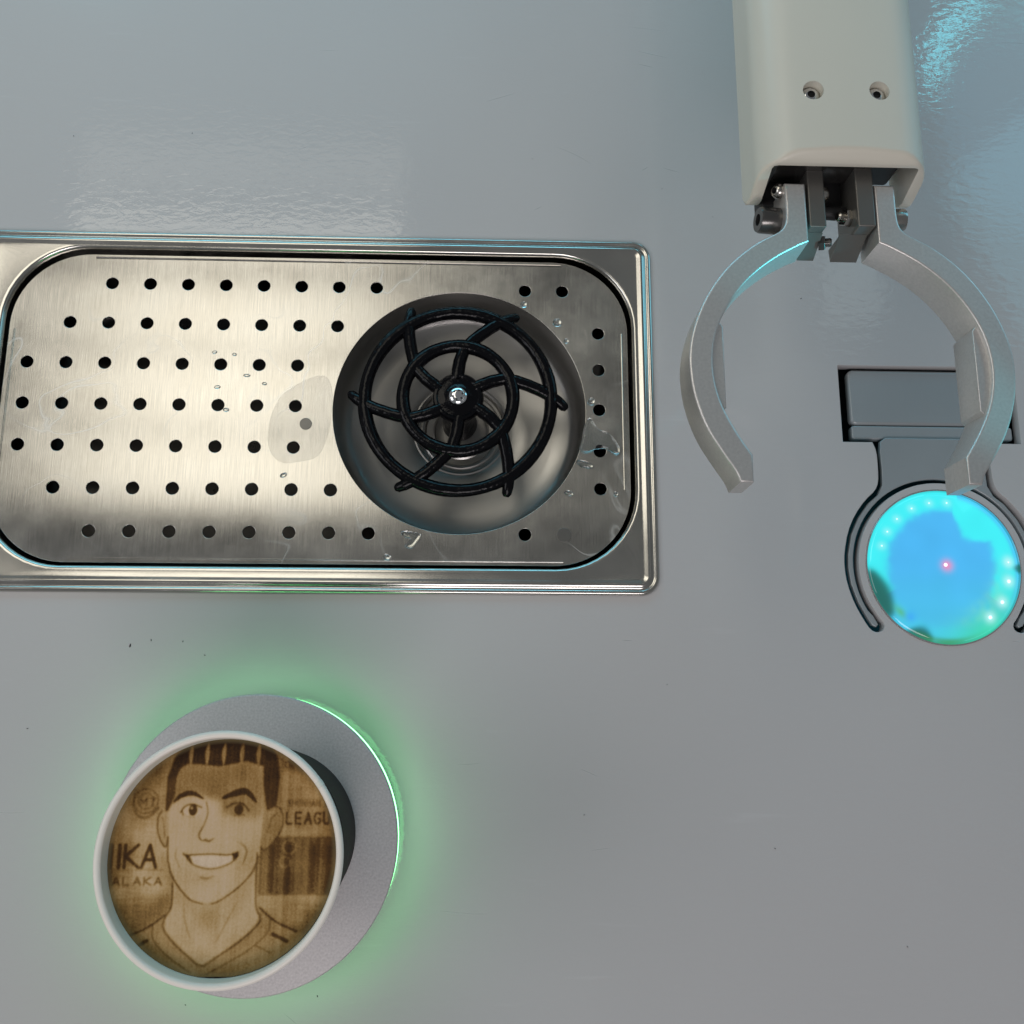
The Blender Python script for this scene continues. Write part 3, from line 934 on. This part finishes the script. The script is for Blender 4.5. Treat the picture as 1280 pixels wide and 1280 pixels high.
# jaw and neck lines
D = over(stroke([(362, 600), (372, 720), (410, 815), (490, 905), (560, 930)], 9), .74, .9)
D = over(stroke([(560, 930), (575, 932), (600, 928)], 6), .6, .5)
D = over(stroke([(606, 930), (650, 912), (735, 850), (800, 778), (828, 700)], 9), .74, .85)
D = over(stroke([(402, 830), (404, 940), (375, 1000), (372, 1050), (420, 1110), (500, 1180), (575, 1228), (650, 1185), (760, 1110), (845, 1030), (852, 990), (828, 930), (822, 680)], 9), .74, .92)
D = over(stroke([(465, 930), (480, 1020), (512, 1105)], 7, taper=True), .6, .8)
D = over(stroke([(735, 920), (690, 1010), (640, 1115)], 7, taper=True), .6, .8)
# collar band, shoulder seams and stripes
D = over(stroke([(318, 1035), (325, 1100), (400, 1180), (520, 1260)], 8), .72, .85)
D = over(stroke([(905, 1010), (895, 1070), (810, 1150), (700, 1215), (600, 1270)], 8), .70, .8)
D = over(stroke([(185, 1090), (290, 1045), (375, 985)], 9), .78, .9)
D = over(stroke([(850, 950), (930, 1015), (1040, 1065)], 10), .82, .9)
D = over(stroke([(235, 1142), (295, 1106)], 15, False), .82, .9)
D = over(stroke([(922, 1078), (995, 1112)], 17, False), .84, .9)
D = over(stroke([(835, 1130), (915, 1168)], 8, False), .74, .7)
# wear of the print: fine grain, faint vertical scan lines, edges soaked darker then olive
D = blur(D, 1.6)
D += .018 * fine + .03 * cl + .010 * np.sin(PX * .30) + .012 * np.sin(PX * .11 + 1) + .013 * vst
rr_ = np.hypot((PX - 645) / 580, (PY - 690) / 590)
D += .10 * np.clip((rr_ - .9) / .1, 0, 1)
D = np.clip(.5 + (D - .5) * 1.12 + .02, 0, 1)
kx = [0, .15, .3, .45, .6, .78, 1]
ramp = np.array([[.68, .53, .38], [.58, .43, .29], [.54, .385, .215], [.44, .285, .120], [.29, .165, .050], [.105, .048, .011], [.030, .013, .004]])
RGB = np.stack([np.interp(D, kx, ramp[:, c]) for c in range(3)], -1)
olive = np.clip((rr_ - .955) / .045, 0, 1)[..., None]
RGB = RGB * (1 - .6 * olive) + np.array([.22, .17, .08]) * .6 * olive

FZ = 99.2
idx = -np.ones((NG, NG), int)
inside = rr_ <= 1.012
verts = []; cols = []
ys, xs = np.nonzero(inside)
idx[ys, xs] = np.arange(len(ys))
fcx, fcy = 132.0, -249.1
V = np.stack([fcx + (PX[ys, xs] - 645) / 580 * FR, fcy - (PY[ys, xs] - 690) / 590 * FR, FZ + .10 * cl[ys, xs] * np.clip(1 - rr_[ys, xs], 0, 1)], 1)
a_ = idx[:-1, :-1]; b_ = idx[:-1, 1:]; c_ = idx[1:, 1:]; d_ = idx[1:, :-1]
ok = (a_ >= 0) & (b_ >= 0) & (c_ >= 0) & (d_ >= 0)
F = np.stack([a_[ok], d_[ok], c_[ok], b_[ok]], 1)
cme = bpy.data.meshes.new('coffee')
cme.from_pydata((V * S).tolist(), [], F.tolist())
cme.shade_smooth()
at_ = cme.color_attributes.new('print', 'FLOAT_COLOR', 'POINT')
cc = np.ones((len(ys), 4), np.float32); cc[:, :3] = RGB[ys, xs]
at_.data.foreach_set('color', cc.ravel())
cm, ct, cp = new_mat('milk_foam_print')
an = ct.nodes.new('ShaderNodeAttribute'); an.attribute_name = 'print'
ct.links.new(an.outputs['Color'], cp.inputs['Base Color'])
cp.inputs['Roughness'].default_value = 0.6
cp.inputs['Specular IOR Level'].default_value = 0.15
nn = ct.nodes.new('ShaderNodeTexNoise'); nn.inputs['Scale'].default_value = 2200
tcn = ct.nodes.new('ShaderNodeTexCoord'); ct.links.new(tcn.outputs['Object'], nn.inputs['Vector'])
bb = ct.nodes.new('ShaderNodeBump'); bb.inputs['Strength'].default_value = .35; bb.inputs['Distance'].default_value = .0001
ct.links.new(nn.outputs['Fac'], bb.inputs['Height']); ct.links.new(bb.outputs[0], cp.inputs['Normal'])
coffee = link('coffee', cme, cm)
tag(coffee, 'brown coffee foam in the cup printed with a smiling short-haired man in a collared shirt', 'coffee')

# ------------------------------------------------------------------ robot gripper
GXC = 350.0
grip = empty('robot_gripper', (GXC, 0, 100), 'ivory robot arm end holding an open pair of curved grey metal fingers', 'robot gripper')
Hw = 32.3
HSX = GXC + 1.2


def shell_section(y, kind):
    """U-shaped section: outer skin up and over, then inner skin back"""
    pts = []
    if kind == 'out': w, zt, r = Hw, 119.0, 13.0
    else: w, zt, r = Hw - 4.6, 115.2, 2.2
    zb = 89.0
    pts.append((-w, zb))
    for k in range(1, 8): pts.append((-w, zb + (zt - r - zb) * k / 8))
    for k in range(11):
        t = PI - PI / 2 * k / 10
        pts.append((-w + r + r * math.cos(t), zt - r + r * math.sin(t)))
    for k in range(1, 16):
        pts.append((-w + r + (2 * (w - r)) * k / 16, zt))
    for k in range(11):
        t = PI / 2 - PI / 2 * k / 10
        pts.append((w - r + r * math.cos(t), zt - r + r * math.sin(t)))
    for k in range(1, 9): pts.append((w, zt - r + (zb - zt + r) * k / 8))
    out = []
    for x, z in pts:
        if kind == 'out':
            if z > 100:
                z += 2.4 * (1 - (x / w) ** 2) * (z - 100) / 19
            zc = 117.3 + 0.9 * (y + 8)
            if z > 112: z = min(z, max(zc, 112 + (z - 112) * .45))
            e = max(0, -(y + 6.6)) / 1.4
            x = x * (1 - .02 * e * e)
            if z > 112: z -= .5 * e * e
        w_ = min(1.0, max(0.0, (24 - y) / 32))
        f = 4.8 if z > 113 else (4.8 * max(0, z - 98) / 15)
        if z < 99: f += 6.0 * (1 - math.sqrt(max(0, 1 - ((99 - z) / 10.2) ** 2)))
        out.append((HSX + x, y + f * w_, z))
    return out


outs = [shell_section(y, 'out') for y in (420, 200, 60, 10, 4, 1, -1, -2, -3, -4, -5, -6, -6.6, -7.2, -7.7, -8)]
inns = [shell_section(y, 'in') for y in (-8.0, -7.6, -6, 12, 420)]
sections = outs + inns
n = len(sections[0])
V = [p for s in sections for p in s]
F = []
for a in range(len(sections) - 1):
    for i in range(n - 1):
        F.append((a * n + i, a * n + i + 1, (a + 1) * n + i + 1, (a + 1) * n + i))
L_ = len(sections)
for a in range(len(outs) - 1):          # close the lower edges and the far end
    pass
for side in (0, n - 1):
    ring = [a * n + side for a in range(L_)]
    no = len(outs)
    mid_o = ring[:no]; mid_i = ring[no:]
    F.append(tuple(mid_o + mid_i))
F.append(tuple([0 * n + i for i in range(n)] + [(L_ - 1) * n + i for i in range(n)][::-1]))
housing = mesh('housing', V, F, M['shell'], grip, sharp=50)
cutters = []
SCR = [(-11.8, 24.6), (13.2, 25.0)]
for sx0, sy0 in SCR:
    c = lathe('cutter', [(3.9, 116.6), (3.9, 124)], GXC + sx0, sy0, None, None, n=32, cap0=True, cap1=True)
    mod = housing.modifiers.new('cut', 'BOOLEAN'); mod.object = c; mod.operation = 'DIFFERENCE'; mod.solver = 'EXACT'
    cutters.append(c)
dg = bpy.context.evaluated_depsgraph_get()
me2 = bpy.data.meshes.new_from_object(housing.evaluated_get(dg))
housing.modifiers.clear()
housing.data = me2
me2.name = 'housing'
me2.set_sharp_from_angle(angle=R(50))
for c in cutters: bpy.data.objects.remove(c)


def screw(name, loc, axis, r, h, parent, mat, sock=.5, dome=False, hexhead=False):
    """cap screw: rounded head with a hexagon socket; axis is the direction the head faces"""
    q = Vector(axis).normalized().to_track_quat('Z', 'Y').to_matrix()
    if dome: prof = [(r, 0), (r, h * .25), (r * .9, h * .6), (r * .66, h * .92), (r * sock, h), ]
    else: prof = [(r, 0), (r, h * .86), (r * .9, h), (r * sock, h)]
    n = 6 if hexhead else 30
    rings = []
    for rr0, z in prof:
        rings.append([tuple(q @ Vector((rr0 * math.cos(2 * PI * i / n), rr0 * math.sin(2 * PI * i / n), z)) + Vector(loc)) for i in range(n)])
    o = loft(name, rings, mat, parent, cap0=True, sharp=45)
    if hexhead:
        prof = [(r * .55, h), (r * .55, h * 1.8), (r * .4, h * 2.0)]
        rings = [[tuple(q @ Vector((a * math.cos(2 * PI * i / 12), a * math.sin(2 * PI * i / 12), z)) + Vector(loc)) for i in range(12)] for a, z in prof]
        loft('thread', rings, mat, o, cap1=True)
        rings = [[tuple(q @ Vector((a * math.cos(2 * PI * i / 6), a * math.sin(2 * PI * i / 6), z)) + Vector(loc)) for i in range(6)] for a, z in ((r * sock, h), (r * .3, h * 1.02))]
        return o
    rings = []
    for a, z in ((r * sock, h), (r * sock, h * .45)):
        rings.append([tuple(q @ Vector((a * math.cos(2 * PI * i / n), a * math.sin(2 * PI * i / n), z)) + Vector(loc)) for i in range(n)])
    loft('socket', rings, M['black'], o, cap1=True, sharp=30)
    return o


for sx0, sy0 in SCR:
    screw('screw', (GXC + sx0, sy0, 116.7), (0, 0, 1), 3.5, 2.0, grip, M['chrome'], .42, dome=True)

# finger outline, dx from the axis of the gripper
fin = [(21.0, -7.2), (20.9, -22), (22.4, -25.8), (25.4, -28.0), (33.6, -32.2), (44.2, -41.2), (53.0, -53.8), (58.0, -66.2), (59.7, -75), (59.8, -82), (58.7, -91.4), (54.9, -103.4), (48.4, -114.2),
       (44.4, -120.0), (43.2, -123.6), (38.4, -123.6), (38.3, -113.6), (43.0, -106.4), (48.4, -96.0), (51.0, -85.6), (51.1, -75.4), (48.9, -65.2), (44.0, -55.6), (36.4, -45.8), (26.2, -37.6),
       (16.6, -32.4), (13.2, -31.0), (13.2, -7.2)]
padl = [(50.0, -98.2), (46.6, -98.2), (45.5, -94), (45.6, -66), (47.2, -62), (50.6, -62)]
padl = [(52.6, -98.0), (48.0, -97.2), (46.4, -95.5), (46.4, -64.6), (47.8, -62.6), (52.8, -62.6)]
FT, FB = 110.0, 92.5
for sgn in (-1, 1):
    lp_ = smooth_poly(fin, 2, keep=(0, 14, 15, 16, 25, 26, 27))
    pts = [(GXC + sgn * x, y) for x, y in lp_]
    if sgn > 0: pts = pts[::-1]
    f = shape2d('finger', [pts], FB, FT, 0.8, M['finger'], grip, res=3, sharp=30)
    pp = [(GXC + sgn * x, y) for x, y in padl]
    shape2d('pad', [pp if sgn < 0 else pp[::-1]], FB + .5, FT - 2.2, 0.4, M['finger'], f, res=2)

# carriages the fingers are bolted to, and the black slide behind them
shape2d('slide_block', [rrect(GXC - 25.6, 4.5, GXC + 27.5, 40, 2)], 90, 113.5, 0.8, M['black'], grip)
shape2d('guide_plate', [rrect(GXC - 25.8, -9.0, GXC + 12, 4.2, 1)], 86, 96, 0.8, M['black'], grip)
for sg in (-1,):
    shape2d('liner', [rrect(GXC - 26.3, -3.6, GXC - 24.8, 4.3, .5)], 90, 114.8, 0.3, M['black'], grip)
shape2d('slide_rail', [rrect(GXC - 24, -1.0, GXC + 10, 2.4, .6)], 100, 112.4, 0.5, M['rubber'], grip)
for (xa, xb, ya, yb, z1) in ((-11.8, -5.4, -24.2, 1.5, 108.5), (5.8, 12.6, -24.6, 2.0, 110.5)):
    mo = shape2d('carriage', [rrect(GXC + xa, ya, GXC + xb, yb, .8)], 90.5, z1, 0.6, M['mount'], grip)
    # foot sloping forward under the carriage
    xm = xa if xa < 0 else xa - 4.5
    xn = xb if xa < 0 else xb - 1.0
    V = [(GXC + xm, ya - .05, 104), (GXC + xn, ya - .05, 104), (GXC + xn, ya - 5.5, 92), (GXC + xm, ya - 5.5, 92), (GXC + xm, ya - .05, 91), (GXC + xn, ya - .05, 91)]
    mesh('foot', V, [(0, 1, 2, 3), (3, 2, 5, 4), (0, 3, 4), (1, 5, 2), (0, 4, 5, 1)], M['mount'], mo, smooth=False)
screw('bolt', (GXC - 21.5, -18.2, 101), (-1, 0, .12), 5.0, 8.0, grip, M['rubber'], .45)
screw('bolt', (GXC + 21.3, -18.0, 103), (1, 0, .12), 4.2, 5.6, grip, M['steel_bolt'], .4)
screw('bolt', (GXC - 21.3, -7.8, 105), (-1, -.2, .5), 3.0, 3.0, grip, M['steel_bolt'], .4, dome=True)
screw('bolt', (GXC - 5.3, -8.0, 103), (1, 0, .35), 3.2, 3.6, grip, M['steel_bolt'], .42, dome=True)
screw('nut', (GXC + 5.6, -17.6, 103), (-1, 0, .3), 3.4, 2.8, grip, M['steel_bolt'], .5, hexhead=True)
screw('nut', (GXC - 5.0, -25.4, 98), (1, -.1, .4), 3.0, 2.4, grip, M['rubber'], .5, hexhead=True)
V, F = tube_data([(GXC - 4.5, -13.0, 99), (GXC + 5.5, -13.5, 99)], 2.6, 12)
mesh('spacer', V, F, M['black'], grip)

# ------------------------------------------------------------------ specks of dust on the counter
V = []; F = []
rng = random.Random(11)
spots = [(61, -174.0, 1.0), (70, -171.5, .6), (94, -178, .5), (84, -172, .5), (70, 80, .4), (12, 77, .4), (372, -3, .5), (305, 55, .4), (150, -318, .5), (96, -321, .4), (230, -330, .4), (300, -190, .4),
         (262, -246, .4), (345, -260, .5), (400, -300, .5), (20, -210, .5), (330, 40, .4), (240, 70, .4)]
for x, y, s in spots:
    a = rng.uniform(0, PI); k = len(V)
    ux, uy = math.cos(a) * s, math.sin(a) * s
    for t, w, z in ((-1, .0, .05), (-.3, .32, .3), (.4, .25, .3), (1, 0, .05), (.4, -.25, .1), (-.3, -.3, .1)):
        V.append((x + ux * t - uy * w, y + uy * t + ux * w, z))
    F.append(tuple(range(k, k + 6)))
SC = M['counter'].node_tree
M['scratch'] = pmat('pale_scratch', (0.62, 0.62, 0.62), 0.4)
M['scratch'].node_tree.nodes['Principled BSDF'].inputs['Alpha'].default_value = 0.42
V2 = []; F2 = []
rng2 = random.Random(23)
for q in range(34):
    x0 = rng2.uniform(-40, 500); y0 = rng2.choice((rng2.uniform(-350, -160), rng2.uniform(32, 150)))
    if math.hypot(x0 - SX, y0 - SY) < 66: continue
    ln = rng2.uniform(4, 22); an = rng2.gauss(0, .35); cv = rng2.uniform(-.02, .02); w = rng2.uniform(.06, .16)
    k = len(V2); nseg = 8
    x, y = x0, y0
    for t in range(nseg + 1):
        ww = w * math.sin(PI * (t + .3) / (nseg + .6))
        V2.append((x - math.sin(an) * ww, y + math.cos(an) * ww, .03)); V2.append((x + math.sin(an) * ww, y - math.cos(an) * ww, .03))
        x += math.cos(an) * ln / nseg; y += math.sin(an) * ln / nseg; an += cv * ln / nseg
    for t in range(nseg): F2.append((k + 2 * t, k + 2 * t + 1, k + 2 * t + 3, k + 2 * t + 2))
sc = mesh('scratches', V2, F2, M['scratch'], None, smooth=False, recalc=False)
tag(sc, 'faint pale hairline scratches on the grey counter', 'scratches', kind='stuff')
dust = mesh('dust', V, F, M['black'], None, smooth=False, recalc=False)
tag(dust, 'tiny dark specks of dust scattered on the grey counter', 'dust', kind='stuff')
